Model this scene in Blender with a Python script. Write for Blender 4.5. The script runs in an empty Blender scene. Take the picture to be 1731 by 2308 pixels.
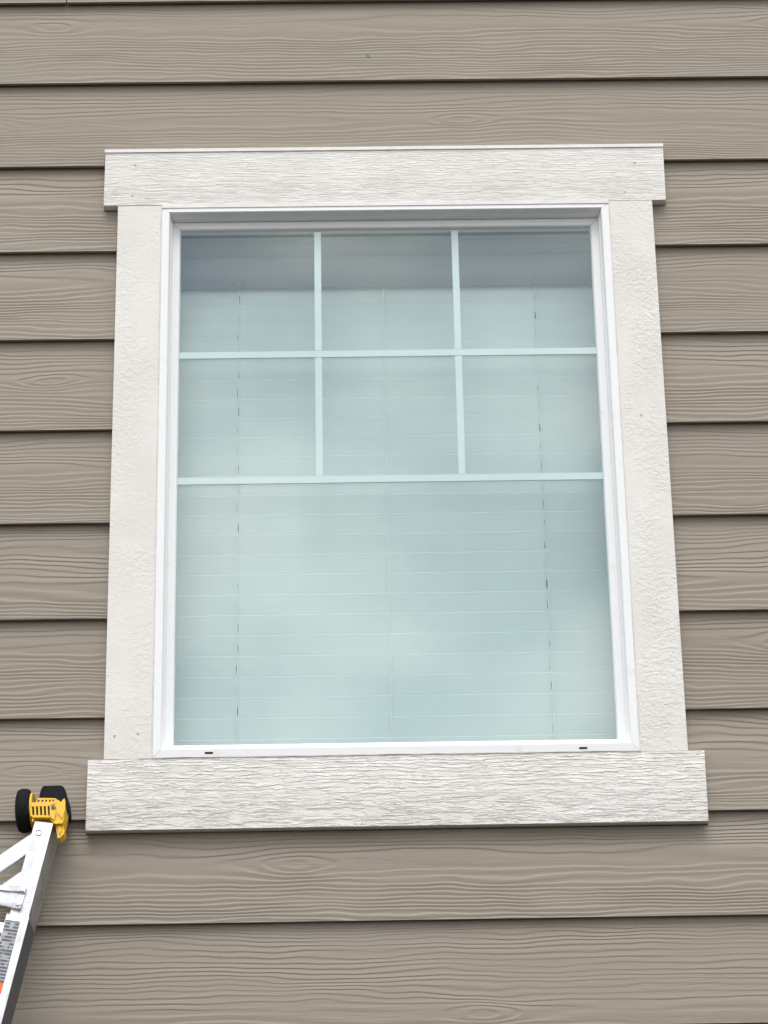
import bpy, bmesh, math, random
from mathutils import Vector, Matrix
R = math.radians
rng = random.Random(7)
scene = bpy.context.scene
col = scene.collection

# ------------------------------------------------------------------ camera
cam_d = bpy.data.cameras.new('camera'); cam = bpy.data.objects.new('camera', cam_d); col.objects.link(cam)
c_right = Vector((0.99980315, -0.0093147, -0.01751824)).normalized()
c_fwd = Vector((0.01478744, 0.93851195, 0.34492992)).normalized()
c_up = c_right.cross(c_fwd).normalized()
c_right = c_fwd.cross(c_up)
M = Matrix((c_right, c_up, -c_fwd)).transposed().to_4x4()
M.translation = Vector((-0.0843, -4.3859, 1.6))
cam.matrix_world = M
cam_d.sensor_fit = 'VERTICAL'; cam_d.sensor_height = 36.0; cam_d.lens = 5200 / 2308 * 36
cam_d.clip_end = 2000; cam_d.clip_start = 0.05
scene.camera = cam

# ------------------------------------------------------------------ sky, sun, exposure
SUN_EL, SUN_AZ = 58.0, 181.0      # azimuth clockwise from +Y: behind the photographer
w = bpy.data.worlds.new('World'); scene.world = w; w.use_nodes = True
nt = w.node_tree; nt.nodes.clear()
def N(t, ty, **kw):
    n = t.nodes.new(ty)
    for k, v in kw.items(): setattr(n, k, v)
    return n
out = N(nt, 'ShaderNodeOutputWorld'); bg = N(nt, 'ShaderNodeBackground')
sky = N(nt, 'ShaderNodeTexSky', sky_type='NISHITA'); sky.sun_disc = False
sky.sun_elevation = R(SUN_EL); sky.sun_rotation = R(SUN_AZ); sky.air_density = 1.0; sky.dust_density = 2.0
tc = N(nt, 'ShaderNodeTexCoord')
mp = N(nt, 'ShaderNodeMapping'); mp.inputs['Scale'].default_value = (1, 1, 1.7); mp.inputs['Location'].default_value = (0.35, 0.1, 0.2)
nt.links.new(tc.outputs['Generated'], mp.inputs['Vector'])
ns = N(nt, 'ShaderNodeTexNoise'); ns.inputs['Scale'].default_value = 8.6; ns.inputs['Detail'].default_value = 4; ns.inputs['Roughness'].default_value = 0.45
nt.links.new(mp.outputs['Vector'], ns.inputs['Vector'])
cr = N(nt, 'ShaderNodeValToRGB'); cr.color_ramp.elements[0].position = 0.33; cr.color_ramp.elements[1].position = 0.66
cr.color_ramp.elements[0].color = (5.4, 6.1, 7.3, 1); cr.color_ramp.elements[1].color = (14.2, 13.8, 13.1, 1)
nt.links.new(ns.outputs['Fac'], cr.inputs['Fac'])
mx = N(nt, 'ShaderNodeMix', data_type='RGBA'); mx.inputs['Factor'].default_value = 0.88      # cloud cover over the clear sky
nt.links.new(sky.outputs['Color'], mx.inputs['A']); nt.links.new(cr.outputs['Color'], mx.inputs['B'])
nt.links.new(mx.outputs['Result'], bg.inputs['Color']); bg.inputs['Strength'].default_value = 0.1
nt.links.new(bg.outputs['Background'], out.inputs['Surface'])
sd = bpy.data.lights.new('sun', 'SUN'); sd.energy = 0.9; sd.angle = R(30); sd.color = (1.0, 0.965, 0.92)
so = bpy.data.objects.new('sun', sd); col.objects.link(so)
el, az = R(SUN_EL), R(SUN_AZ)
sdir = Vector((math.sin(az) * math.cos(el), math.cos(az) * math.cos(el), math.sin(el)))
so.rotation_euler = (-sdir).to_track_quat('-Z', 'Y').to_euler(); so.location = sdir * 30
vs = scene.view_settings; vs.view_transform = 'Standard'; vs.look = 'None'; vs.exposure = 0.64; vs.gamma = 1; vs.use_curve_mapping = False
scene.cycles.transparent_max_bounces = 24; scene.cycles.max_bounces = 10

# ------------------------------------------------------------------ material helpers
class G:
    """small node-graph helper"""
    def __init__(s, name):
        s.m = bpy.data.materials.new(name); s.m.use_nodes = True; s.t = s.m.node_tree
        s.b = s.t.nodes['Principled BSDF']; s.out = s.t.nodes['Material Output']
    def put(s, sock, v):
        if v is None: return
        if hasattr(v, 'is_output'): s.t.links.new(v, sock)
        else: sock.default_value = v
    def math(s, op, a, b=None, c=None, clamp=False):
        n = N(s.t, 'ShaderNodeMath', operation=op); n.use_clamp = clamp
        for i, v in enumerate((a, b, c)): s.put(n.inputs[i], v)
        return n.outputs[0]
    def comb(s, x, y, z):
        n = N(s.t, 'ShaderNodeCombineXYZ')
        for i, v in enumerate((x, y, z)): s.put(n.inputs[i], v)
        return n.outputs[0]
    def noise(s, vec, scale=1.0, detail=2.0, rough=0.5, wv=None, dist=0.0):
        n = N(s.t, 'ShaderNodeTexNoise', noise_dimensions='4D' if wv is not None else '3D')
        s.put(n.inputs['Vector'], vec); n.inputs['Scale'].default_value = scale; n.inputs['Detail'].default_value = detail
        n.inputs['Roughness'].default_value = rough; n.inputs['Distortion'].default_value = dist
        if wv is not None: s.put(n.inputs['W'], wv)
        return n.outputs['Fac']
    def attr(s, name):
        n = N(s.t, 'ShaderNodeAttribute', attribute_type='OBJECT'); n.attribute_name = name
        return n.outputs['Fac']
    def ocoord(s):
        n = N(s.t, 'ShaderNodeTexCoord'); sp = N(s.t, 'ShaderNodeSeparateXYZ'); s.t.links.new(n.outputs['Object'], sp.inputs[0])
        return n.outputs['Object'], sp.outputs[0], sp.outputs[1], sp.outputs[2]
    def ramp(s, v, a, b, lo=0.0, hi=1.0, smooth=True):
        n = N(s.t, 'ShaderNodeMapRange'); n.interpolation_type = 'SMOOTHSTEP' if smooth else 'LINEAR'
        for k, q in zip(('Value', 'From Min', 'From Max', 'To Min', 'To Max'), (v, a, b, lo, hi)): s.put(n.inputs[k], q)
        return n.outputs[0]
    def mixc(s, f, a, b):
        n = N(s.t, 'ShaderNodeMix', data_type='RGBA'); s.put(n.inputs['Factor'], f)
        for k, v in (('A', a), ('B', b)): s.put(n.inputs[k], v if hasattr(v, 'is_output') else (*v, 1))
        return n.outputs['Result']
    def bump(s, h, dist, strength=1.0):
        n = N(s.t, 'ShaderNodeBump'); s.put(n.inputs['Height'], h); n.inputs['Distance'].default_value = dist; n.inputs['Strength'].default_value = strength
        s.t.links.new(n.outputs[0], s.b.inputs['Normal']); return n
    def base(s, c, rough=0.5, metal=0.0, spec=None):
        if hasattr(c, 'is_output'): s.t.links.new(c, s.b.inputs['Base Color'])
        else: s.b.inputs['Base Color'].default_value = (*c, 1)
        s.put(s.b.inputs['Roughness'], rough); s.b.inputs['Metallic'].default_value = metal
        if spec is not None: s.b.inputs['Specular IOR Level'].default_value = spec
        return s.m

def siding_mat():
    g = G('siding_paint'); o, x, y, z = g.ocoord()
    seed, zc = g.attr('grain_seed'), g.attr('grain_centre')
    k1x, k2x, kk = g.attr('knot_a'), g.attr('knot_b'), g.attr('knot_size')
    # slow waviness of the grain
    nw = g.noise(g.comb(g.math('MULTIPLY', x, 3.6), 0, g.math('MULTIPLY', z, 12.0)), 1, 2, 0.5, seed)
    nw2 = g.noise(g.comb(g.math('MULTIPLY', x, 11.0), 3, g.math('MULTIPLY', z, 30.0)), 1, 1, 0.5, seed)
    zz = g.math('ADD', z, g.math('MULTIPLY', g.math('SUBTRACT', nw, 0.5), 0.034))
    zz = g.math('ADD', zz, g.math('MULTIPLY', g.math('SUBTRACT', nw2, 0.5), 0.005))
    dz = g.math('SUBTRACT', zz, zc)
    f = g.math('SQRT', g.math('ADD', g.math('MULTIPLY', dz, dz), 0.00040))
    # second turning point towards the board's lower edge
    f2 = g.math('MULTIPLY', g.math('SINE', g.math('MULTIPLY', dz, 42.0)), 0.004)
    gfield = g.math('MULTIPLY', g.math('ADD', f, f2), -112.0)
    nb = g.noise(g.comb(g.math('MULTIPLY', x, 1.6), 7, g.math('MULTIPLY', z, 16.0)), 1, 1.5, 0.5, seed)
    gfield = g.math('ADD', gfield, g.math('MULTIPLY', nb, 5.5))
    for kx in (k1x, k2x):
        dx = g.math('DIVIDE', g.math('SUBTRACT', x, kx), 0.062)
        dk = g.math('DIVIDE', g.math('ADD', dz, 0.008), 0.021)
        e = g.math('EXPONENT', g.math('MULTIPLY', g.math('ADD', g.math('MULTIPLY', dx, dx), g.math('MULTIPLY', dk, dk)), -1.0))
        gfield = g.math('ADD', gfield, g.math('MULTIPLY', e, kk))
    fr = g.math('FRACT', gfield)
    saw = g.math('MINIMUM', g.math('DIVIDE', fr, 0.71), g.math('DIVIDE', g.math('SUBTRACT', 1.0, fr), 0.29))
    saw = g.ramp(saw, 0.0, 1.0)
    amp = g.noise(g.comb(g.math('MULTIPLY', x, 3.0), 11, g.math('MULTIPLY', z, 26.0)), 1, 2, 0.5, seed)
    amp = g.math('MULTIPLY', g.ramp(amp, 0.32, 0.58, 0.40, 1.0), g.attr('grain_depth'))
    # fine secondary lines
    fine = g.noise(g.comb(g.math('MULTIPLY', x, 9.0), 5, g.math('MULTIPLY', g.math('ADD', zz, g.math('MULTIPLY', nb, 0.02)), 300.0)), 1, 2, 0.6, seed)
    fm = g.math('MULTIPLY', g.math('SUBTRACT', fine, 0.5), g.ramp(amp, 0.2, 1.0, 0.75, 0.28))
    h = g.math('ADD', g.math('MULTIPLY', saw, amp), fm)
    grit = g.noise(o, 420, 2, 0.5)
    h = g.math('ADD', h, g.math('MULTIPLY', grit, 0.10))
    g.bump(h, 0.0013, 1.0)
    blot = g.noise(o, 5.0, 4, 0.6, seed)
    tone = g.math('ADD', g.math('MULTIPLY', g.math('SUBTRACT', blot, 0.5), 0.10), g.attr('paint_tone'))
    spk = g.noise(o, 90, 3, 0.6, seed)
    tone = g.math('ADD', tone, g.math('MULTIPLY', g.math('SUBTRACT', spk, 0.5), 0.06))
    c = g.mixc(g.math('ADD', 0.5, g.math('MULTIPLY', tone, 2.0), clamp=True), (0.234, 0.1995, 0.161), (0.369, 0.320, 0.263))
    run = g.noise(g.comb(g.math('MULTIPLY', x, 26.0), 2, g.math('MULTIPLY', z, 1.6)), 1, 3, 0.6, seed)
    c = g.mixc(g.math('MULTIPLY', g.ramp(run, 0.56, 0.80), 0.06), c, (0.42, 0.39, 0.345))
    # dust caught in the grooves and rare specks
    speck = g.ramp(g.noise(o, 55, 1, 0.5, seed), 0.835, 0.86)
    c = g.mixc(g.math('MULTIPLY', speck, 0.6), c, (0.10, 0.085, 0.07))
    return g.base(c, g.ramp(blot, 0.3, 0.7, 0.50, 0.62), spec=0.35)

def trim_mat():
    g = G('trim_paint'); o, x, y, z = g.ocoord()
    seed, blotchy, zc = g.attr('grain_seed'), g.attr('grain_blotchy'), g.attr('grain_centre')
    gs = g.attr('grain_scale'); x0_, z0_ = x, z; x = g.math('MULTIPLY', x, gs); z = g.math('MULTIPLY', z, gs); zc = g.math('MULTIPLY', zc, gs)
    # torn rough-sawn grain running along x
    nw = g.noise(g.comb(g.math('MULTIPLY', x, 4.0), 0, g.math('MULTIPLY', z, 15.0)), 1, 3, 0.55, seed)
    zz = g.math('ADD', z, g.math('MULTIPLY', g.math('SUBTRACT', nw, 0.5), 0.040))
    dz = g.math('SUBTRACT', zz, zc)
    f = g.math('SQRT', g.math('ADD', g.math('MULTIPLY', dz, dz), 0.0003))
    nj = g.noise(g.comb(g.math('MULTIPLY', x, 38.0), 2, g.math('MULTIPLY', z, 120.0)), 1, 3, 0.6, seed)
    gf = g.math('ADD', g.math('MULTIPLY', f, -130.0), g.math('MULTIPLY', nj, 1.5))
    fr = g.math('FRACT', gf)
    saw = g.ramp(g.math('MINIMUM', g.math('DIVIDE', fr, 0.84), g.math('DIVIDE', g.math('SUBTRACT', 1.0, fr), 0.16)), 0, 1, smooth=False)
    br = g.noise(g.comb(g.math('MULTIPLY', x, 13.0), 9, g.math('MULTIPLY', z, 75.0)), 1, 3, 0.65, seed)
    lines = g.math('MULTIPLY', saw, g.ramp(br, 0.44, 0.54, 0.04, 1.0))
    tear = g.noise(g.comb(g.math('MULTIPLY', x, 15.0), 4, g.math('MULTIPLY', zz, 115.0)), 1, 4, 0.6, seed)
    lines = g.math('ADD', lines, g.math('MULTIPLY', g.ramp(tear, 0.47, 0.53), 0.50))
    x, z = x0_, z0_
    # stippled, smoothed face of the side boards
    st = g.noise(g.comb(x, y, g.math('MULTIPLY', z, 1.25)), 105, 4, 0.6, seed, 0.6)
    rip = g.noise(g.comb(g.math('MULTIPLY', x, 30.0), 1, g.math('MULTIPLY', z, 125.0)), 1, 3, 0.6, seed, 1.0)
    patch = g.ramp(g.noise(g.comb(g.math('MULTIPLY', x, 9.0), 6, g.math('MULTIPLY', z, 4.0)), 1, 2, 0.5, seed), 0.38, 0.66)
    pz = g.ramp(g.noise(g.comb(g.math('MULTIPLY', x, 14.0), 8, g.math('MULTIPLY', z, 7.0)), 1, 3, 0.6, seed), 0.36, 0.62, 0.12, 0.75)
    stip = g.math('ADD', g.math('MULTIPLY', g.ramp(st, 0.36, 0.64), pz), g.math('MULTIPLY', g.math('MULTIPLY', rip, patch), g.attr('grain_ripple')))
    hm = N(g.t, 'ShaderNodeMix', data_type='FLOAT'); g.put(hm.inputs['Factor'], blotchy); g.put(hm.inputs['A'], lines); g.put(hm.inputs['B'], stip)
    h = g.math('ADD', g.math('MULTIPLY', hm.outputs['Result'], g.attr('grain_depth')), g.math('MULTIPLY', g.noise(o, 350, 2, 0.5), 0.14))
    g.bump(h, 0.00115, 1.0)
    blot = g.noise(o, 7, 4, 0.6, seed)
    c = g.mixc(g.ramp(blot, 0.3, 0.7), (0.742, 0.712, 0.668), (0.80, 0.778, 0.738))
    speck = g.ramp(g.noise(o, 38, 2, 0.5, seed), 0.775, 0.80)
    c = g.mixc(g.math('MULTIPLY', speck, 0.45), c, (0.42, 0.36, 0.30))
    return g.base(c, 0.55, spec=0.35)

def plain(name, c, rough=0.5, metal=0.0, var=0.05, scale=30, bump=0.0, bscale=200, spec=None):
    g = G(name); o, x, y, z = g.ocoord()
    n = g.noise(o, scale, 4, 0.6)
    lo = tuple(max(0, v * (1 - var)) for v in c); hi = tuple(min(1, v * (1 + var)) for v in c)
    if bump: g.bump(g.noise(o, bscale, 3, 0.6), bump)
    return g.base(g.mixc(g.ramp(n, 0.3, 0.7), lo, hi), g.ramp(n, 0.3, 0.7, rough * 0.9, rough * 1.1), metal, spec)

def vinyl_mat():
    g = G('white_vinyl'); o, x, y, z = g.ocoord()
    n = g.noise(o, 9, 4, 0.6)
    grime = g.ramp(g.noise(o, 24, 5, 0.65), 0.60, 0.74)
    c = g.mixc(g.math('MULTIPLY', grime, 0.28), (0.86, 0.865, 0.87), (0.62, 0.57, 0.51))
    g.bump(g.noise(o, 300, 2, 0.5), 0.00012)
    return g.base(c, g.ramp(n, 0.3, 0.7, 0.32, 0.45), spec=0.4)

def glass_mat(name, tint, ior):
    g = G(name); t = g.t; t.nodes.remove(g.b)
    geo = N(t, 'ShaderNodeNewGeometry')
    io = g.math('ADD', g.math('MULTIPLY', geo.outputs['Backfacing'], 1.0 / ior - ior), ior)
    fr = N(t, 'ShaderNodeFresnel'); t.links.new(io, fr.inputs['IOR'])
    tr = N(t, 'ShaderNodeBsdfTransparent'); tr.inputs['Color'].default_value = (*tint, 1)
    gl = N(t, 'ShaderNodeBsdfGlossy'); gl.inputs['Roughness'].default_value = 0.0; gl.inputs['Color'].default_value = (0.93, 0.97, 1, 1)
    o, x, y, z = g.ocoord()
    bn = N(t, 'ShaderNodeBump'); bn.inputs['Distance'].default_value = 0.0006      # float-glass waviness
    t.links.new(g.noise(o, 3.0, 1, 0.4), bn.inputs['Height']); t.links.new(bn.outputs[0], gl.inputs['Normal'])
    mxs = N(t, 'ShaderNodeMixShader'); t.links.new(fr.outputs[0], mxs.inputs[0]); t.links.new(tr.outputs[0], mxs.inputs[1]); t.links.new(gl.outputs[0], mxs.inputs[2])
    t.links.new(mxs.outputs[0], g.out.inputs['Surface'])
    return g.m

def aluminium_mat(name, c=(0.50, 0.505, 0.52), rough=0.42, streak=(60, 60, 2.0), metal=0.9):
    g = G(name); o, x, y, z = g.ocoord()
    v = g.comb(g.math('MULTIPLY', x, streak[0]), g.math('MULTIPLY', y, streak[1]), g.math('MULTIPLY', z, streak[2]))
    n = g.noise(v, 3.0, 4, 0.6); s = g.noise(o, 28, 4, 0.65)
    g.bump(n, 0.00025)
    col_ = g.mixc(g.ramp(s, 0.42, 0.66), c, tuple(q * 0.80 for q in c))
    return g.base(col_, g.ramp(n, 0.3, 0.7, rough * 0.8, rough * 1.3), metal)

def label_mat():
    """warning sticker: rows of print too small to read"""
    g = G('sticker_print'); o, x, y, z = g.ocoord()
    u, v = g.math('MULTIPLY', z, 1.0), x
    row = g.math('FRACT', g.math('MULTIPLY', u, 150.0))
    rid = g.math('FLOOR', g.math('MULTIPLY', u, 150.0))
    word = g.noise(g.comb(g.math('MULTIPLY', v, 80.0), g.math('MULTIPLY', rid, 3.7), 0), 1, 2, 0.5)
    blk = g.noise(g.comb(0, 0, g.math('MULTIPLY', u, 46.0)), 1, 1, 0.5)
    ink = g.math('MULTIPLY', g.ramp(row, 0.25, 0.4), g.ramp(word, 0.34, 0.52))
    ink = g.math('MAXIMUM', ink, g.math('MULTIPLY', g.ramp(blk, 0.52, 0.56), 0.6))
    return g.base(g.mixc(ink, (0.36, 0.37, 0.39), (0.07, 0.075, 0.09)), 0.4)

def ground_mat():
    g = G('dark_ground'); o, x, y, z = g.ocoord()  # unseen ground; brown kept dark to cut light bounced upward
    n = g.noise(o, 60, 4, 0.65); m = g.noise(o, 0.9, 4, 0.6)
    c = g.mixc(g.ramp(n, 0.3, 0.7), (0.040, 0.038, 0.026), (0.075, 0.070, 0.048))
    c = g.mixc(g.ramp(m, 0.5, 0.75), c, (0.085, 0.070, 0.052))
    g.bump(n, 0.02)
    return g.base(c, 0.85)

MAT = dict(
    siding=siding_mat(), trim=trim_mat(), vinyl=vinyl_mat(),
    caulk=plain('siding_caulk', (0.235, 0.20, 0.165), 0.55, var=0.12, scale=60, bump=0.001, bscale=70),
    white_caulk=plain('white_caulk', (0.68, 0.655, 0.62), 0.5, var=0.08, scale=60, bump=0.0015, bscale=60),
    nail=plain('nail_spot', (0.46, 0.42, 0.37), 0.6, var=0.2, scale=300),
    cap=plain('drip_cap_metal', (0.78, 0.77, 0.75), 0.4),
    hole=plain('hole_shade', (0.012, 0.012, 0.012), 0.9, var=0),  # black for slots: the shade inside them is painted
    glass_out=glass_mat('outer_glass', (0.940, 0.984, 0.982), 1.52), glass_in=glass_mat('inner_glass', (0.980, 0.992, 0.990), 1.52),
    muntin=plain('muntin_white', (0.77, 0.78, 0.78), 0.4, var=0.02),
    slat=plain('blind_vinyl', (0.68, 0.68, 0.66), 0.45, var=0.03, scale=6, spec=0.3),
    valance=plain('valance_shaded_vinyl', (0.19, 0.185, 0.19), 0.5, var=0.04, scale=6),  # shade under the window head is put into this grey
    cord=plain('cord_white', (0.80, 0.80, 0.77), 0.8),
    clip=plain('clear_clip', (0.45, 0.49, 0.46), 0.3),
    dark_sticker=plain('grey_sticker', (0.12, 0.12, 0.125), 0.5, var=0.3, scale=120),
    drywall=plain('drywall', (0.34, 0.33, 0.32), 0.8), room=plain('room_paint', (0.10, 0.10, 0.10), 0.9),
    sheath=plain('house_wrap', (0.30, 0.30, 0.29), 0.8), concrete=plain('concrete', (0.33, 0.32, 0.30), 0.85, var=0.15, scale=9, bump=0.002, bscale=60),
    alu=aluminium_mat('brushed_aluminium'), alu_bar=aluminium_mat('brushed_aluminium_bar', (0.66, 0.665, 0.69), 0.36, (2.0, 60, 60)),
    rivet=plain('rivet_steel', (0.62, 0.64, 0.66), 0.3, 0.8), grey_plastic=plain('grey_plastic', (0.09, 0.09, 0.095), 0.6, bump=0.0005),
    yellow=plain('yellow_plastic', (0.78, 0.46, 0.012), 0.42, var=0.10, scale=60, bump=0.0006, bscale=160),
    rubber=plain('black_rubber', (0.006, 0.0065, 0.008), 0.75, var=0.25, scale=60, bump=0.0008, bscale=120, spec=0.2),
    label=label_mat(), orange=plain('orange_print', (0.80, 0.14, 0.02), 0.45, var=0.06), ground=ground_mat(),
)

# ------------------------------------------------------------------ mesh helpers
def new(name, bm, mat, parent=None, loc=None, smooth=False, autos=None):
    me = bpy.data.meshes.new(name); bmesh.ops.recalc_face_normals(bm, faces=bm.faces[:])
    if smooth:
        for f in bm.faces: f.smooth = True
        for e in bm.edges:
            if len(e.link_faces) == 2 and e.calc_face_angle(0) > R(35): e.smooth = False
    bm.to_mesh(me); bm.free(); me.materials.append(MAT[mat])
    o = bpy.data.objects.new(name, me); col.objects.link(o)
    if loc: o.location = loc
    if parent: o.parent = parent
    return o
def box(bm, x0, x1, y0, y1, z0, z1):
    v = [bm.verts.new((x, y, z)) for x in (x0, x1) for y in (y0, y1) for z in (z0, z1)]
    for q in ((0, 1, 3, 2), (4, 6, 7, 5), (0, 4, 5, 1), (2, 3, 7, 6), (0, 2, 6, 4), (1, 5, 7, 3)): bm.faces.new([v[i] for i in q])
    return v
def bevel(bm, w_, seg=2, ang=30):
    es = [e for e in bm.edges if len(e.link_faces) == 2 and e.calc_face_angle(0) > R(ang)]
    bmesh.ops.bevel(bm, geom=es, offset=w_, segments=seg, profile=0.5, affect='EDGES', clamp_overlap=True)
def prism(bm, pts, f0, f1):
    """pts: 2-D outline; f0/f1 map (a,b) to the two end points"""
    A = [bm.verts.new(f0(a, b)) for a, b in pts]; B = [bm.verts.new(f1(a, b)) for a, b in pts]
    n = len(pts); bm.faces.new(A); bm.faces.new(B[::-1])
    for i in range(n): bm.faces.new((A[i], B[i], B[(i + 1) % n], A[(i + 1) % n]))
def cyl(bm, p0, p1, r0, r1=None, seg=20):
    p0, p1 = Vector(p0), Vector(p1); r1 = r0 if r1 is None else r1
    d = (p1 - p0).normalized(); a = d.orthogonal().normalized(); b = d.cross(a)
    A = []; B = []
    for i in range(seg):
        t = 2 * math.pi * i / seg; q = a * math.cos(t) + b * math.sin(t)
        A.append(bm.verts.new(p0 + q * r0)); B.append(bm.verts.new(p1 + q * r1))
    bm.faces.new(A); bm.faces.new(B[::-1])
    for i in range(seg): bm.faces.new((A[i], B[i], B[(i + 1) % seg], A[(i + 1) % seg]))
def lathe(bm, axis0, axis, prof, seg=36):
    """prof: closed list of (along, radius)"""
    c = Vector(axis0); d = Vector(axis).normalized(); a = d.orthogonal().normalized(); b = d.cross(a)
    rings = [[bm.verts.new(c + d * h + (a * math.cos(2 * math.pi * i / seg) + b * math.sin(2 * math.pi * i / seg)) * r) for i in range(seg)] for h, r in prof]
    n = len(prof)
    for j in range(n):
        for i in range(seg):
            bm.faces.new((rings[j][i], rings[j][(i + 1) % seg], rings[(j + 1) % n][(i + 1) % seg], rings[(j + 1) % n][i]))
def tube(bm, pts, r, seg=6):
    rings = []
    for i, p in enumerate(pts):
        d = (Vector(pts[min(i + 1, len(pts) - 1)]) - Vector(pts[max(i - 1, 0)])).normalized()
        a = d.cross(Vector((0, 1, 0.01))).normalized(); b = d.cross(a)
        rings.append([bm.verts.new(Vector(p) + (a * math.cos(2 * math.pi * k / seg) + b * math.sin(2 * math.pi * k / seg)) * r) for k in range(seg)])
    bm.faces.new(rings[0]); bm.faces.new(rings[-1][::-1])
    for A, B in zip(rings, rings[1:]):
        for k in range(seg): bm.faces.new((A[k], A[(k + 1) % seg], B[(k + 1) % seg], B[k]))
def empty(name, loc, label, cat, group=None):
    o = bpy.data.objects.new(name, None); col.objects.link(o); o.location = loc
    o['label'] = label; o['category'] = cat
    if group: o['group'] = group
    bpy.context.view_layer.update()
    return o
def kid(name, bm, mat, root, smooth=False):
    """part built in world coordinates, parented to a thing (translation only)"""
    o = new(name, bm, mat, smooth=smooth); o.parent = root
    l = Vector((0, 0, 0)); p = root
    while p: l += p.location; p = p.parent
    o.data.transform(Matrix.Translation(-l))
    return o

# ------------------------------------------------------------------ ground
bm = bmesh.new()
for q in [[(-300, -300), (300, -300), (300, 300), (-300, 300)]]: bm.faces.new([bm.verts.new((x, y, 0)) for x, y in q])
gr = new('ground', bm, 'ground'); gr['kind'] = 'structure'

# ------------------------------------------------------------------ siding wall
E_, Z0 = 0.2032, 4.41706          # course height, lower edge of the course numbered 0
PH, TH = 0.232, 0.0150            # board height and thickness
XL, XR = -3.9, 4.1
OPX, OPZ0, OPZ1 = 0.474, 2.7035, 3.9045                                # opening in the sheathing
wall = empty('siding_wall', (0, 0, 0), 'taupe lap siding wall with embossed wood grain around the window', 'wall')
bm = bmesh.new()
for x0, x1, z0, z1 in ((XL, -OPX, 0.25, 6.25), (OPX, XR, 0.25, 6.25), (-OPX, OPX, 0.25, OPZ0), (-OPX, OPX, OPZ1, 6.25)):
    box(bm, x0, x1, 0.0350, 0.10, z0, z1)
kid('sheathing', bm, 'sheath', wall)
bm = bmesh.new(); box(bm, XL, XR, 0.004, 0.25, -0.3, 0.247); kid('foundation', bm, 'concrete', wall)

def plank(outline, zb, seedv, zc, ka, kb, ks, tone):
    """outline in (x, z above the board's lower edge); the board leans back by its own thickness"""
    lean = TH / E_
    bm = bmesh.new()
    prism(bm, outline, lambda a, b: (a, b * lean, b), lambda a, b: (a, b * lean + 0.0082, b))
    bevel(bm, 0.0006, 1, 50)
    o = new('siding_plank', bm, 'siding', wall, (0, 0, zb))
    o['grain_seed'] = seedv; o['grain_centre'] = zc; o['knot_a'] = ka; o['knot_b'] = kb; o['knot_size'] = ks; o['paint_tone'] = tone; o['grain_depth'] = rng.uniform(0.65, 1.05) * (0.75 if zb > 4.0 else 1.0)
    return o
CENTRE = {0: .10, 1: .150, 2: .113, 3: .130, 4: .142, 5: .119, 6: .120, 7: .070, 8: .150, 9: .105, 10: .113, 11: .035}
KNOT = {2: (0.168, -0.86), 5: (-0.703, 1.4), 9: (-0.702, 1.2), 10: (-0.203, -1.25), 11: (0.155, 1.5), 7: (-1.5, 0.86), 8: (-1.3, 0.80), 1: (-0.72, 0.9), 0: (-1.6, 1.7)}
gap = 0.0022
JX, HX, SX = 0.5673, 0.597, 0.599                                       # casing half widths
HZ0, HZ1, SZ0, SZ1 = 3.9054, 4.0359, 2.5636, 2.703
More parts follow.
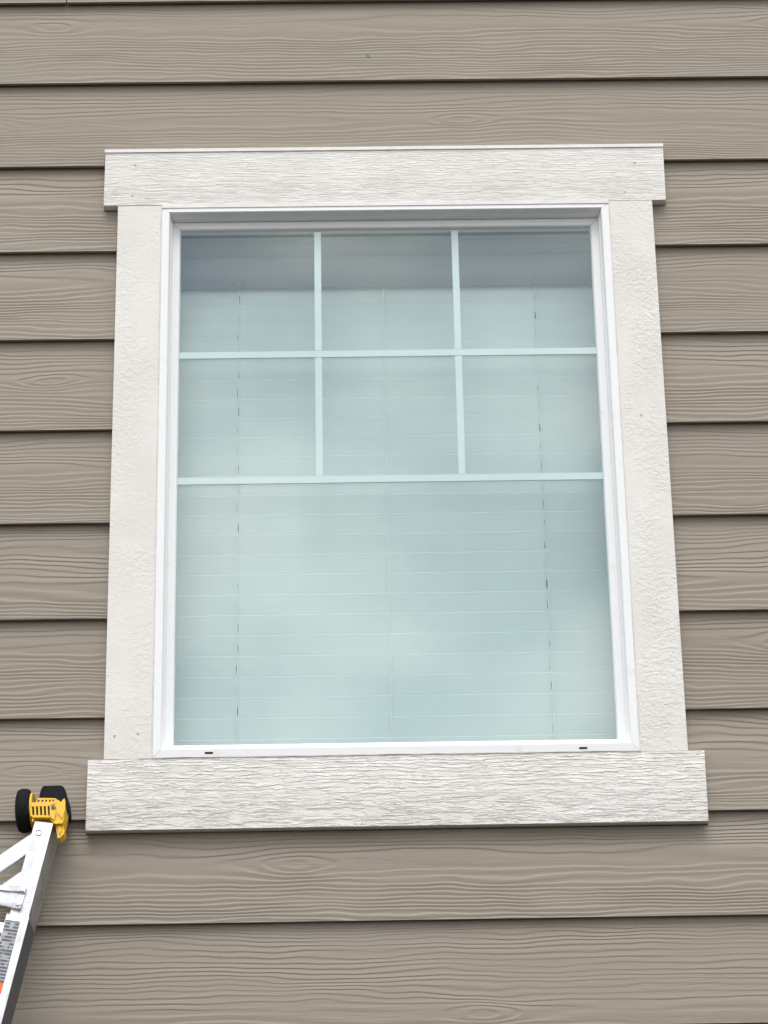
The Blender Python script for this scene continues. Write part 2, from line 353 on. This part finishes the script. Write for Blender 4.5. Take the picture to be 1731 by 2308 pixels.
for k in range(-8, 21):
    zb = Z0 - k * E_
    if zb < 0.24: continue
    zt = zb + PH
    zc = CENTRE.get(k, rng.uniform(.05, .15)); ka, kb = KNOT.get(k, (rng.uniform(-3, 3), rng.uniform(-3, 3)))
    ks = rng.uniform(1.5, 2.2)
    joint = -0.693 if k == 0 else (-2.55 + (k * 1.37) % 1.3, 1.25 + (k * 0.83) % 1.9)[k % 2]
    tone = lambda: rng.uniform(-0.045, 0.045)
    def add(x0, x1, outline=None, z=zc):
        outline = outline or [(x0, 0), (x1, 0), (x1, PH), (x0, PH)]
        plank(outline, zb, 10.0 + k * 3.31 + x0, z, ka, kb, ks, tone())
    cut = []                       # the casing in this course, as (half width, z0, z1) above the board's lower edge
    if zb < HZ1 + 0.006 and zt > SZ0:
        if zb + 0.005 >= SZ0 and zt <= HZ1 + 0.03 or (SZ0 < zb < HZ0 and zt < HZ1 + .03):
            lo = zb < SZ1
            hx = lambda z: SX if z < SZ1 else (HX if z > HZ0 else JX)
            # boards that end at the casing, stepped where it changes width
            brk = [0.0] + [q - zb for q in (SZ1, HZ0) if 0 < q - zb < PH] + [PH]
            right = []; 
            for i in range(len(brk) - 1):
                m_ = hx(zb + (brk[i] + brk[i + 1]) / 2) + gap
                up = 0.0 if i == 0 else (gap if hx(zb + brk[i] + .001) < hx(zb + brk[i] - .001) else -gap)
                un = 0.0 if i == len(brk) - 2 else (gap if hx(zb + brk[i + 1] + .001) < hx(zb + brk[i + 1] - .001) else -gap)
                right += [(m_, brk[i] + up), (m_, brk[i + 1] + un)]
            seq = right + [(XR, PH), (XR, 0)]
            jr = 1.6 + (k * 0.83) % 1.7; jl = -2.9 + (k * 1.37) % 1.7
            add(JX, jr, right + [(jr, PH), (jr, 0)])
            add(jr + gap, XR)
            zl = min(.16, max(.03, zc + rng.uniform(-.02, .02)))
            add(-JX, jl, [(-a, b) for a, b in right] + [(jl, PH), (jl, 0)], zc)
            add(XL, jl - gap)
            continue
        if zb < HZ1:               # course notched over the head board, or under the sill board
            if zt > HZ1 and zb > HZ0:
                n_ = HZ1 + 0.0085 - zb; hw = HX + gap
                ol = [(XL, 0), (-hw, 0), (-hw, n_), (hw, n_), (hw, 0), (1.9, 0), (1.9, PH), (XL, PH)]
            else:
                n_ = SZ0 - gap - zb; hw = SX + gap
                ol = [(XL, 0), (1.9, 0), (1.9, PH), (hw, PH), (hw, n_), (-hw, n_), (-hw, PH), (XL, PH)]
            add(XL, 1.9, ol); add(1.9 + gap, XR); continue
    add(XL, joint - gap / 2); add(joint + gap / 2, XR)

# ------------------------------------------------------------------ window
win = empty('window', (0, 0, 2.5636), 'white window with grid bars in its upper half, framed by rough off-white boards', 'window')
TY0, TY1 = -0.016, 0.0345
def board(name, x0, x1, z0, z1, seedv, blotchy, ripple, zc, depth=1.0, y0=TY0, gs=1.0):
    bm = bmesh.new(); box(bm, x0, x1, y0, TY1, z0, z1); bevel(bm, 0.0016, 2)
    for v in bm.verts:             # sawn edges are never dead straight
        v.co.x += 0.0006 * math.sin(v.co.z * 23 + seedv); v.co.z += 0.0007 * math.sin(v.co.x * 9 + seedv * 2)
    o = kid(name, bm, 'trim', win)
    o['grain_seed'] = seedv; o['grain_blotchy'] = blotchy; o['grain_ripple'] = ripple; o['grain_centre'] = zc; o['grain_depth'] = depth; o['grain_scale'] = gs
    return o
hb = board('head_board', -HX, HX, HZ0, HZ1, 3.3, 0.0, 0.0, 1.40, 0.65, gs=1.6)
sb = board('sill_board', -SX, SX, SZ0, SZ1 - 0.0005, 8.1, 0.0, 0.0, 0.065, 1.2, gs=1.2)
jl = board('side_board', -JX, -0.4745, SZ1 + 0.0005, HZ0 - 0.0008, 5.2, 1.0, 0.5, 0.0, 0.65)
jr = board('side_board', 0.4745, JX, SZ1 + 0.0005, HZ0 - 0.0008, 9.4, 1.0, 1.4, 0.0, 0.95)
bm = bmesh.new()                   # folded metal cap over the head board
prism(bm, [(-0.0185, HZ1 - 0.004), (-0.0185, HZ1 + 0.0035), (0.006, HZ1 + 0.0055), (0.0158, HZ1 + 0.0075), (0.0158, HZ1 + 0.001), (-0.0168, HZ1 + 0.001), (-0.0168, HZ1 - 0.004)],
      lambda a, b: (-HX - 0.001, a, b), lambda a, b: (HX + 0.001, a, b))
kid('drip_cap', bm, 'cap', hb)
for (x, z), b in (((-0.5323, 4.0023), hb), ((-0.5374, 3.928), hb), ((0.5343, 3.9933), hb), ((0.5097, 3.9243), hb), ((-0.5482, 2.7489), jl), ((-0.5025, 2.7526), jl), ((0.516, 3.41), jr)):
    bm = bmesh.new(); lathe(bm, (x, -0.0163, z), (0, -1, 0), [(0, 0.0026), (0.0003, 0.0022), (-0.0001, 0.0014), (-0.0001, 0.0003), (-0.002, 0.0003), (-0.002, 0.0026)], 12)
    o = kid('nail_dimple', bm, 'nail', b, True)
# filler strip under the head board
bm = bmesh.new(); box(bm, -0.4735, 0.4735, -0.0195, -0.0005, 3.8972, 3.9048); bevel(bm, 0.0008, 1); kid('filler_strip', bm, 'cap', win)

def mitred(x0, x1, z0, z1, prof, names, mat, parent, g_=0.0003):
    """four members round a rectangle; prof lists (distance inwards, y)"""
    res = []
    sides = [('h', lambda d, s: (x0 + d + g_, x1 - d - g_, z1 - d)), ('s', lambda d, s: (x0 + d + g_, x1 - d - g_, z0 + d))]
    for nm, (kd, fn) in zip(names[:2], sides):
        bm = bmesh.new()
        prism(bm, prof, lambda d, y, fn=fn: (fn(d, 0)[0], y, fn(d, 0)[2]), lambda d, y, fn=fn: (fn(d, 0)[1], y, fn(d, 0)[2]))
        bevel(bm, 0.0007, 1, 40); res.append(kid(nm, bm, mat, parent))
    for nm, sx in zip(names[2:], (-1, 1)):
        X = lambda d: x0 + d if sx < 0 else x1 - d
        bm = bmesh.new()
        prism(bm, prof, lambda d, y: (X(d), y, z0 + d + g_), lambda d, y: (X(d), y, z1 - d - g_))
        bevel(bm, 0.0007, 1, 40); res.append(kid(nm, bm, mat, parent))
    return res
prof = [(0, -0.0150), (0.0009, -0.0172), (0.0150, -0.0180), (0.0165, -0.0165), (0.0185, 0.000), (0.0186, 0.0020), (0.0200, 0.0024), (0.0215, 0.0205), (0.0215, 0.050), (0, 0.050)]
fr = mitred(-0.4738, 0.4738, 2.7045, 3.9032, prof, ['frame_head', 'frame_sill', 'frame_jamb', 'frame_jamb'], 'vinyl', win)
mitred(-0.4540, 0.4540, 2.7205, 3.8815, [(0.0002, 0.020), (0.0012, 0.0180), (0.0150, 0.0190), (0.0174, 0.0225), (0.0174, 0.046), (0.0002, 0.046)], ['sash_rail', 'sash_rail', 'sash_stile', 'sash_stile'], 'vinyl', win)
for x, z in ((-0.364, 2.7121), (0.3636, 2.7108)):
    bm = bmesh.new()
    pts = [(x + sx * 0.0065 + 0.0019 * math.cos(t), z + 0.0019 * math.sin(t)) for sx, ts in ((1, (-90, -45, 0, 45, 90)), (-1, (90, 135, 180, 225, 270))) for t in map(R, ts)]
    prism(bm, pts, lambda a, b: (a, -0.01815, b), lambda a, b: (a, -0.012, b)); kid('weep_slot', bm, 'hole', fr[1])  # black plug; darkness inside the slot is its colour
for (y0, y1), mat in (((0.0250, 0.0280), 'glass_out'), ((0.0385, 0.0415), 'glass_in')):
    bm = bmesh.new(); box(bm, -0.4372, 0.4372, y0, y1, 2.7372, 3.8648); kid('glass_pane', bm, mat, win)
# grid bars between the panes
def bar(x0, x1, z0, z1, y0=0.0302, y1=0.0364):
    bm = bmesh.new(); box(bm, x0, x1, y0, y1, z0, z1); bevel(bm, 0.0012, 2); kid('muntin', bm, 'muntin', win)
H1, H2, V1, V2, BW = 3.5772, 3.2960, -0.1456, 0.1470, 0.0071
bar(-0.4368, 0.4368, H1 - BW, H1 + BW); bar(-0.4368, 0.4368, H2 - BW, H2 + BW)
for v in (V1, V2):
    bar(v - BW, v + BW, H1 + BW + 0.0007, 3.8625, 0.0305, 0.0361); bar(v - BW, v + BW, H2 + BW + 0.0007, H1 - BW - 0.0007, 0.0305, 0.0361)
# caulk lines: boards to siding, vinyl to boards, board joints
def bead(p0, p1, r, mat, wob=0.0006):
    n = max(4, int((Vector(p1) - Vector(p0)).length / 0.03)); pts = []
    for i in range(n + 1):
        q = Vector(p0).lerp(Vector(p1), i / n); q += Vector((rng.uniform(-wob, wob), 0, rng.uniform(-wob, wob))); pts.append(q)
    bm = bmesh.new(); tube(bm, pts, r, 6); kid('caulk_bead', bm, mat, win, True)
for s in (-1, 1):
    bead((s * (JX + 0.0012), 0.0100, SZ1), (s * (JX + 0.0012), 0.0100, HZ0), 0.0019, 'caulk')
    bead((s * (SX + 0.0012), 0.0100, SZ0), (s * (SX + 0.0012), 0.0100, SZ1), 0.0017, 'caulk')
    bead((s * (HX + 0.0012), 0.0100, HZ0), (s * (HX + 0.0012), 0.0100, HZ1), 0.0017, 'caulk')
    bead((s * 0.4742, -0.0160, SZ1), (s * 0.4742, -0.0160, HZ0 - 0.006), 0.0016, 'white_caulk', 0.0009)
    bead((s * 0.4745, -0.0155, SZ1), (s * JX, -0.0155, SZ1), 0.0011, 'white_caulk')
bead((-0.474, -0.0160, SZ1 + 0.0012), (0.474, -0.0160, SZ1 + 0.0012), 0.0018, 'white_caulk', 0.0008)

# ------------------------------------------------------------------ room behind the window
bm = bmesh.new()
box(bm, -0.62, -0.4745, 0.1005, 0.21, 2.60, 4.0); box(bm, 0.4745, 0.62, 0.1005, 0.21, 2.60, 4.0)
box(bm, -0.4745, 0.4745, 0.1005, 0.21, 3.9045, 4.0); box(bm, -0.4745, 0.4745, 0.1005, 0.21, 2.60, 2.7035)
o = new('window_return', bm, 'drywall'); o['kind'] = 'structure'
bm = bmesh.new()
for a in ((-2.0, 2.0, 3.2, 3.3, 2.0, 4.6), (-2.1, -2.0, 0.2105, 3.3, 2.0, 4.6), (2.0, 2.1, 0.2105, 3.3, 2.0, 4.6), (-2.1, 2.1, 0.2105, 3.3, 4.6, 4.7), (-2.1, 2.1, 0.2105, 3.3, 1.9, 2.0),
          (-2.0, -0.6, 0.2105, 0.26, 2.0, 4.6), (0.6, 2.0, 0.2105, 0.26, 2.0, 4.6), (-0.6, 0.6, 0.2105, 0.26, 3.99, 4.6), (-0.6, 0.6, 0.2105, 0.26, 2.0, 2.61)): box(bm, *a)
o = new('room', bm, 'room'); o['kind'] = 'structure'

# ------------------------------------------------------------------ blind
SL = 0.4468
blind = empty('window_blind', (0, 0.125, 2.7045), 'closed white horizontal slat blind hanging behind the window glass', 'blind')
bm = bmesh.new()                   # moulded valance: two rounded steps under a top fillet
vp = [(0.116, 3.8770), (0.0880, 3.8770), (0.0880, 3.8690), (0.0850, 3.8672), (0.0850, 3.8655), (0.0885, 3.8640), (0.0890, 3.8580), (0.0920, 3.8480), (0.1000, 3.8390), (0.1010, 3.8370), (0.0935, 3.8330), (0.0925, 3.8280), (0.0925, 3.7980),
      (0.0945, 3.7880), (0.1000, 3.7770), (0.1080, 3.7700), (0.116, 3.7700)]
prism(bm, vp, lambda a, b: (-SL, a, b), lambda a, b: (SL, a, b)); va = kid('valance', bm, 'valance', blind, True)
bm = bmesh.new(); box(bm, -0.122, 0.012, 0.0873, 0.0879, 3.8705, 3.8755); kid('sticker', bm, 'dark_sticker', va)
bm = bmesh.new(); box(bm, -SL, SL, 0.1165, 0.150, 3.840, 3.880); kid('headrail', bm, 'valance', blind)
CX = (-0.3176, -0.006, 0.3205)
for x in CX:
    bm = bmesh.new(); box(bm, x - 0.005, x + 0.005, 0.0975, 0.104, 3.7685, 3.7795); kid('cord_guide', bm, 'dark_sticker', va)
PITCH = 0.0436
def slat_mesh():
    bm = bmesh.new(); W2 = 0.0255; T = 0.0014
    tilt = R(3.6)                   # upper edge leans outwards
    prof = []
    for i in range(9):             # crowned slat with rounded edges: outer face then inner face
        s = -1 + 2 * i / 8
        prof.append((s * W2, -0.0004 * (1 - s * s)))
    def sect(lo, hi):
        seq = [q for q in prof if lo - 1e-6 <= q[0] / W2 <= hi + 1e-6]
        outer = [(a, b - T) for a, b in seq]
        if hi == 1: outer = outer[:-1] + [(seq[-1][0] - 0.0012, outer[-1][1] - 0.0002), (seq[-1][0] + 0.0002, outer[-1][1] + T * 1.1)]
        inner = [(a, b + T) for a, b in seq]
        cap1 = [(seq[-1][0] + T * 0.8, seq[-1][1])]; cap0 = [(seq[0][0] - T * 0.8, seq[0][1])]
        return outer + cap1 + inner[::-1] + cap0
    def put(x0, x1, lo=-1, hi=1):
        c_, s_ = math.cos(tilt), math.sin(tilt)
        f = lambda X: (lambda a, b: (X, -a * s_ + b * c_, a * c_ + b * s_))
        prism(bm, sect(lo, hi), f(x0), f(x1))
    h = 0.0013
    xs = [-SL, CX[0] - h, CX[0] + h, CX[2] - h, CX[2] + h, SL]
    put(xs[0], xs[1]); put(xs[2], xs[3]); put(xs[4], xs[5])
    for a, b in ((xs[1], xs[2]), (xs[3], xs[4])): put(a, b, -1, -0.5); put(a, b, 0.25, 1)
    return bm
first = None; zs = []
z = 2.7735 - 0.0255 + 0.001
while z < 3.80:
    loc = Vector((rng.uniform(-0.0009, 0.0009), 0.0, z)) - Vector((0, 0, 2.7045))
    if first is None:
        first = new('slat', slat_mesh(), 'slat', blind, loc, True); o = first
    else:
        o = first.copy(); col.objects.link(o); o.parent = blind; o.location = loc
    o.rotation_euler = (R(rng.uniform(-0.5, 0.5)), R(rng.uniform(-0.03, 0.03)), 0)
    zs.append(z); z += PITCH
bm = bmesh.new(); box(bm, -SL, SL, 0.112, 0.138, 2.7062, 2.7262); bevel(bm, 0.003, 2); br = kid('bottom_rail', bm, 'slat', blind)
for x in CX:
    bm = bmesh.new(); box(bm, x - 0.0100, x + 0.0100, 0.1085, 0.1118, 2.7085, 2.7245); bevel(bm, 0.001, 1); kid('cord_plug', bm, 'clip', br)
for i, x in enumerate(CX):
    pts = [(x + rng.uniform(-0.0007, 0.0007) + (0.002 if i == 2 else -0.0015) * (q % 3 - 1) * 0.4, 0.1168, 2.722 + (3.785 - 2.722) * q / 48) for q in range(49)]
    bm = bmesh.new(); tube(bm, pts, 0.0011, 6); kid('ladder_cord', bm, 'cord', blind, True)

# ------------------------------------------------------------------ ladder leaning on the wall
U = Vector((0.17335, 0.24604, 0.95363)).normalized()                    # along the rails, upwards
T_ = Vector((-0.6712, -0.075, 2.5676))                                  # top of the right rail, middle of its front face
S = (Vector((1, 0, 0)) - U * U.x).normalized()
S = Matrix.Rotation(R(-2.0), 3, U) @ S
Yl = U.cross(S).normalized()                                            # towards the wall
base = T_ - U * (T_.z / U.z) 
LEN = T_.z / U.z
lad = empty('extension_ladder', base, 'aluminium ladder with yellow end bracket and black rubber wheel leaning on the siding', 'ladder')
lad.matrix_world = Matrix((S, Yl, U)).transposed().to_4x4(); lad.location = base
# local axes: x across, y towards the wall, z along the rail; right rail's front face is y = 0, x = -0.0175..0.0175, top z = LEN
def lk(name, bm, mat, parent=None, smooth=False):
    return new(name, bm, mat, parent or lad, smooth=smooth)
SPAN = -0.405
def su(px, py):
    px = px if px < 800 else 800 + (px - 800) * 0.84; py = py if (py < 800 or py > 1090 or px < 840) else 800 + (py - 800) * 0.72                                                         # enlarged photograph detail -> (x, z) on the ladder
    dx, dy = (px - 690) / 7700.0, (py - 765) / 7700.0
    a = (dx * -.968 - .249 * dy) / -.991; b = (.98 * dy - .17 * dx) / -.991
    return a, b + LEN
RW, RD = 0.0178, 0.072
OUT_TOP = LEN - 0.196
for cx in (0.0, SPAN):
    m = 1 if cx == 0 else -1
    bm = bmesh.new(); box(bm, cx - RW, cx + RW, 0, RD, 0.75, LEN); bevel(bm, 0.0025, 2)
    ir = lk('upper_rail', bm, 'alu')
    bm = bmesh.new(); box(bm, cx + RW * 0.45, cx + RW * 0.62, -0.0009, 0.001, OUT_TOP + 0.03, LEN - 0.004); lk('rail_bead', bm, 'alu', ir)
    # outer section: channel open to the outside, its web on the inner side
    a0, a1 = -0.0225, 0.0205
    f = 0.0035; y0, y1 = -0.0048, RD + 0.006
    outl = [(a0, y0), (a1, y0), (a1, y0 + f), (a0 + f, y0 + f), (a0 + f, y1 - f), (0.006, y1 - f), (0.006, y1), (a0, y1)]
    bm = bmesh.new(); prism(bm, outl, lambda a, b: (cx + m * a, b, 0.03), lambda a, b: (cx + m * a, b, OUT_TOP)); bevel(bm, 0.0012, 1)
    orl = lk('lower_rail', bm, 'alu')
    bm = bmesh.new(); box(bm, cx - RW - 0.0005, cx + RW + 0.0004, -0.0010, RD + 0.001, OUT_TOP - 0.05, OUT_TOP - 0.0005); bevel(bm, 0.001, 1)
    lk('rail_guide', bm, 'grey_plastic', orl)
    bm = bmesh.new(); box(bm, cx + m * 0.0, cx + m * 0.0195, 0.004, RD - 0.003, 0.06, OUT_TOP - 0.052); lk('channel_shade_block', bm, 'grey_plastic', orl)  # dark block standing in for shade inside the open channel
    # foot
    bm = bmesh.new(); box(bm, cx - 0.03, cx + 0.03, -0.016, RD + 0.016, -0.012, 0.05); bevel(bm, 0.006, 2); lk('foot', bm, 'rubber', orl)
    if cx == 0:
        lz1 = OUT_TOP - 0.0125; lz0 = lz1 - 0.1215
        bm = bmesh.new(); box(bm, a0 + 0.0012, a0 + 0.0285, y0 - 0.0006, y0 - 0.0001, lz0, lz1); lk('warning_sticker', bm, 'label', orl)
        bm = bmesh.new(); box(bm, a0 + 0.0012, a0 + 0.0285, y0 - 0.0006, y0 - 0.0001, lz0 - 0.0215, lz0 - 0.0006); lk('sticker_band', bm, 'orange', orl)
    # slotted pin head near the top
    bm = bmesh.new(); px, pz = su(610, 935); lathe(bm, (cx + px * m, 0.0, pz), (0, -1, 0), [(-0.002, 0.0062), (0.0008, 0.0062), (0.0014, 0.0052), (0.0004, 0.0042), (0.0004, 0.0008), (-0.002, 0.0008)], 20); lk('pin', bm, 'rivet', ir, True)
# rungs: ribbed bars with flattened ends riveted over the rails
def rung(zc, y0=-0.0012):
    n = 26; bm = bmesh.new(); rows = []
    H = 0.0225
    for i in range(n + 1):
        t = i / n; x = SPAN - 0.0005 + (-SPAN + 0.001) * t
        e = min(x - SPAN, -x) ; k = max(0.0, min(1.0, (e - 0.012) / 0.022)); k = k * k * (3 - 2 * k)
        prow = []
        for (zz, yy) in ((H, 0.0), (H, -0.006), (H * 0.80, -0.0085), (H * 0.50, -0.0080), (H * 0.44, -0.0020), (-H * 0.44, -0.0020), (-H * 0.50, -0.0080), (-H * 0.80, -0.0085), (-H, -0.006), (-H, 0.0)):
            zz2 = zz * (1 - 0.10 * k) + 0.0042 * k
            yb = y0 + yy * (0.35 + 0.65 * (1 - abs(k - 0.5) * 0.5)) + 0.010 * k
            prow.append(bm.verts.new((x, yb if yy else y0 + 0.010 * k + (0.012 * k), zc + zz2)))
        rows.append(prow)
    L_ = len(rows[0])
    for A, B in zip(rows, rows[1:]):
        for j in range(L_): bm.faces.new((A[j], B[j], B[(j + 1) % L_], A[(j + 1) % L_]))
    bm.faces.new(rows[0]); bm.faces.new(rows[-1][::-1])
    o = lk('rung', bm, 'alu_bar', smooth=True)
    for x in (-0.0055, SPAN + 0.0055):
        for dz in (0.0145, -0.0145):
            bm = bmesh.new(); lathe(bm, (x, y0 - 0.0050, zc + dz), (0, -1, 0), [(-0.003, 0.0044), (0.002, 0.0044), (0.0036, 0.003), (0.004, 0.0004), (-0.003, 0.0004)], 14); lk('rivet', bm, 'rivet', o, True)
    return o
RZ = su(330, 1960)[1]
rung(RZ)
zr = RZ - 0.285
while zr > 0.15:
    rung(zr, -0.0058); zr -= 0.285
# tie bar behind the outer rails
bm = bmesh.new(); zt = OUT_TOP - 0.026; box(bm, SPAN + 0.023, -0.0228, -0.001, 0.010, zt - 0.0105, zt + 0.0095); bevel(bm, 0.0015, 1); lk('tie_bar', bm, 'alu_bar')
# flat diagonal braces between the rails
for (zs_, yy) in ((su(445, 1050)[1], 0.008), (su(300, 1490)[1], 0.030)):
    d = Vector((SPAN + 0.036, 0, -0.400)).normalized(); nrm = Vector((-d.z, 0, d.x)); hw = 0.0152
    p0 = Vector((-RW + 0.001, yy, zs_)); p1 = Vector((SPAN + RW - 0.001, yy, zs_ - 0.292))
    bm = bmesh.new()
    qs = [(-hw, 0), (-hw, 0.006), (-hw * 0.75, 0.003), (hw * 0.75, 0.003), (hw, 0.006), (hw, 0), ]
    c0 = [(a, b) for a, b in ((-hw, -0.001), (-hw * 0.8, -0.002), (hw * 0.8, -0.002), (hw, -0.001), (hw, 0.005), (-hw, 0.005))]
    def at(px):
        def f_(a, b):
            q = p0 + nrm * a; t = (px - q.x) / d.x; q = q + d * t; return (q.x, yy + b, q.z)
        return f_
    prism(bm, c0, at(-RW - 0.0004), at(SPAN + RW + 0.0004)); bevel(bm, 0.0008, 1); lk('brace', bm, 'alu_bar')
# end brackets with wheel and pad
for cx, m in ((0.0, 1), (SPAN, -1)):
    def P(px, py): a, b = su(px, py); return (cx + m * a, b)
    bm = bmesh.new()
    front = [(486, 470), (500, 640), (520, 770), (560, 722), (775, 730), (845, 800), (880, 812), (990, 806), (1012, 760), (1052, 560), (1030, 402), (985, 462), (865, 396), (610, 384), (560, 470)]
    f2 = [P(*q) for q in front]
    prism(bm, f2, lambda a, b: (a, -0.003, b), lambda a, b: (a, 0.036, b)); bevel(bm, 0.0022, 2, 25)
    eb = lk('end_bracket', bm, 'yellow')
    # raised grille: two rows of slots between ribs
    bm = bmesh.new(); pts = [P(*q) for q in ((500, 520), (515, 690), (790, 700), (800, 520))]
    prism(bm, pts, lambda a, b: (a, -0.0038, b), lambda a, b: (a, 0.0, b)); lk('grille_shade_panel', bm, 'hole', eb)  # black panel paints the shade between the ribs
    # frame bars and ribs in front of the dark panel
    for q in (((490, 470), (490, 536), (860, 536), (872, 470)), ((520, 672), (524, 712), (790, 722), (800, 690)), ((782, 520), (782, 705), (850, 760), (885, 660), (872, 500))):
        bm = bmesh.new(); prism(bm, [P(*k) for k in q], lambda a, b: (a, -0.0072, b), lambda a, b: (a, -0.001, b)); bevel(bm, 0.001, 1, 25); lk('bracket_rim', bm, 'yellow', eb)
    for i in range(6):
        x = 492 + i * 58
        bm = bmesh.new(); prism(bm, [P(x, 525), (P(x + 27, 525)), P(x + 34, 690), P(x + 6, 690)], lambda a, b: (a, -0.0070, b), lambda a, b: (a, -0.001, b)); lk('rib', bm, 'yellow', eb)
    for i in range(5):
        x = 604 + i * 56
        bm = bmesh.new(); prism(bm, [P(x, 418), P(x + 30, 418), P(x + 18, 448), P(x - 6, 448)], lambda a, b: (a, -0.0033, b), lambda a, b: (a, 0.0, b)); lk('slot', bm, 'hole', eb)  # black plates painting the shade inside the upper slots
    bm = bmesh.new(); q = P(842, 568); cyl(bm, (q[0], -0.0085, q[1]), (q[0], -0.004, q[1]), 0.0042, 0.0046, 16); lk('bolt', bm, 'grey_plastic', eb)
    # facet on the outer cheek
    bm = bmesh.new(); prism(bm, [P(920, 640), P(1000, 440), P(1046, 420), P(1050, 590), P(990, 745)], lambda a, b: (a, -0.0060, b), lambda a, b: (a, 0.030, b)); bevel(bm, 0.001, 1); lk('cheek', bm, 'yellow', eb)
    # tongue reaching down the side of the rail
    bm = bmesh.new(); prism(bm, [P(862, 800), P(995, 800), P(1018, 930), P(1000, 1000), P(930, 1075), P(893, 1085)], lambda a, b: (a, 0.006, b), lambda a, b: (a, 0.028, b)); bevel(bm, 0.0015, 1); tg = lk('tongue', bm, 'yellow', eb)
    bm = bmesh.new(); prism(bm, [P(905, 830), P(950, 825), P(965, 930), P(930, 1010)], lambda a, b: (a, 0.003, b), lambda a, b: (a, 0.0100, b)); bevel(bm, 0.0012, 1); lk('tongue_rib', bm, 'yellow', tg)
    # rubber pad capping the bracket
    bm = bmesh.new(); pd = [(612, 395), (630, 300), (665, 210), (700, 196), (960, 196), (1020, 225), (1055, 300), (1075, 470), (1068, 575), (1040, 560), (1000, 470), (870, 400)]
    prism(bm, [P(q[0], q[1] - 35) for q in pd], lambda a, b: (a, 0.004, b), lambda a, b: (a, 0.064, b)); bevel(bm, 0.004, 2, 20); lk('rubber_pad', bm, 'rubber', smooth=True)
    # wheel on its short axle
    wx, wz = P(376, 480); wy = 0.024; rr = 0.0425; hw = 0.0135
    bm = bmesh.new(); pr = [(-hw, 0.020), (-hw, rr - 0.010), (-hw * 0.80, rr - 0.003), (-hw * 0.4, rr - 0.0004), (0, rr), (hw * 0.4, rr - 0.0004), (hw * 0.80, rr - 0.003), (hw, rr - 0.010), (hw, 0.020)]
    wax = (1, 0, 0.20 * m); lathe(bm, (wx, wy, wz), wax, pr, 44); wh = lk('wheel', bm, 'rubber', smooth=True)
    bm = bmesh.new(); sgn = m
    lathe(bm, (wx, wy, wz), wax, [(-hw * 0.8, 0.004), (-hw * 0.8, 0.0198), (hw * 1.02 * 1, 0.0198), (hw * 1.02, 0.034), (hw * 1.30, 0.033), (hw * 1.22, 0.004)] if m > 0 else [(-hw * 1.22, 0.004), (-hw * 1.22, 0.031), (-hw * 1.02, 0.031), (-hw * 1.02, 0.0198), (hw * 0.8, 0.0198), (hw * 0.8, 0.004)], 32)
    lk('hub', bm, 'yellow', wh, True)
    bm = bmesh.new(); cyl(bm, (wx - m * 0.016, wy, wz), (wx + m * 0.03, wy, wz), 0.0038, seg=14); lk('axle', bm, 'rivet', wh)
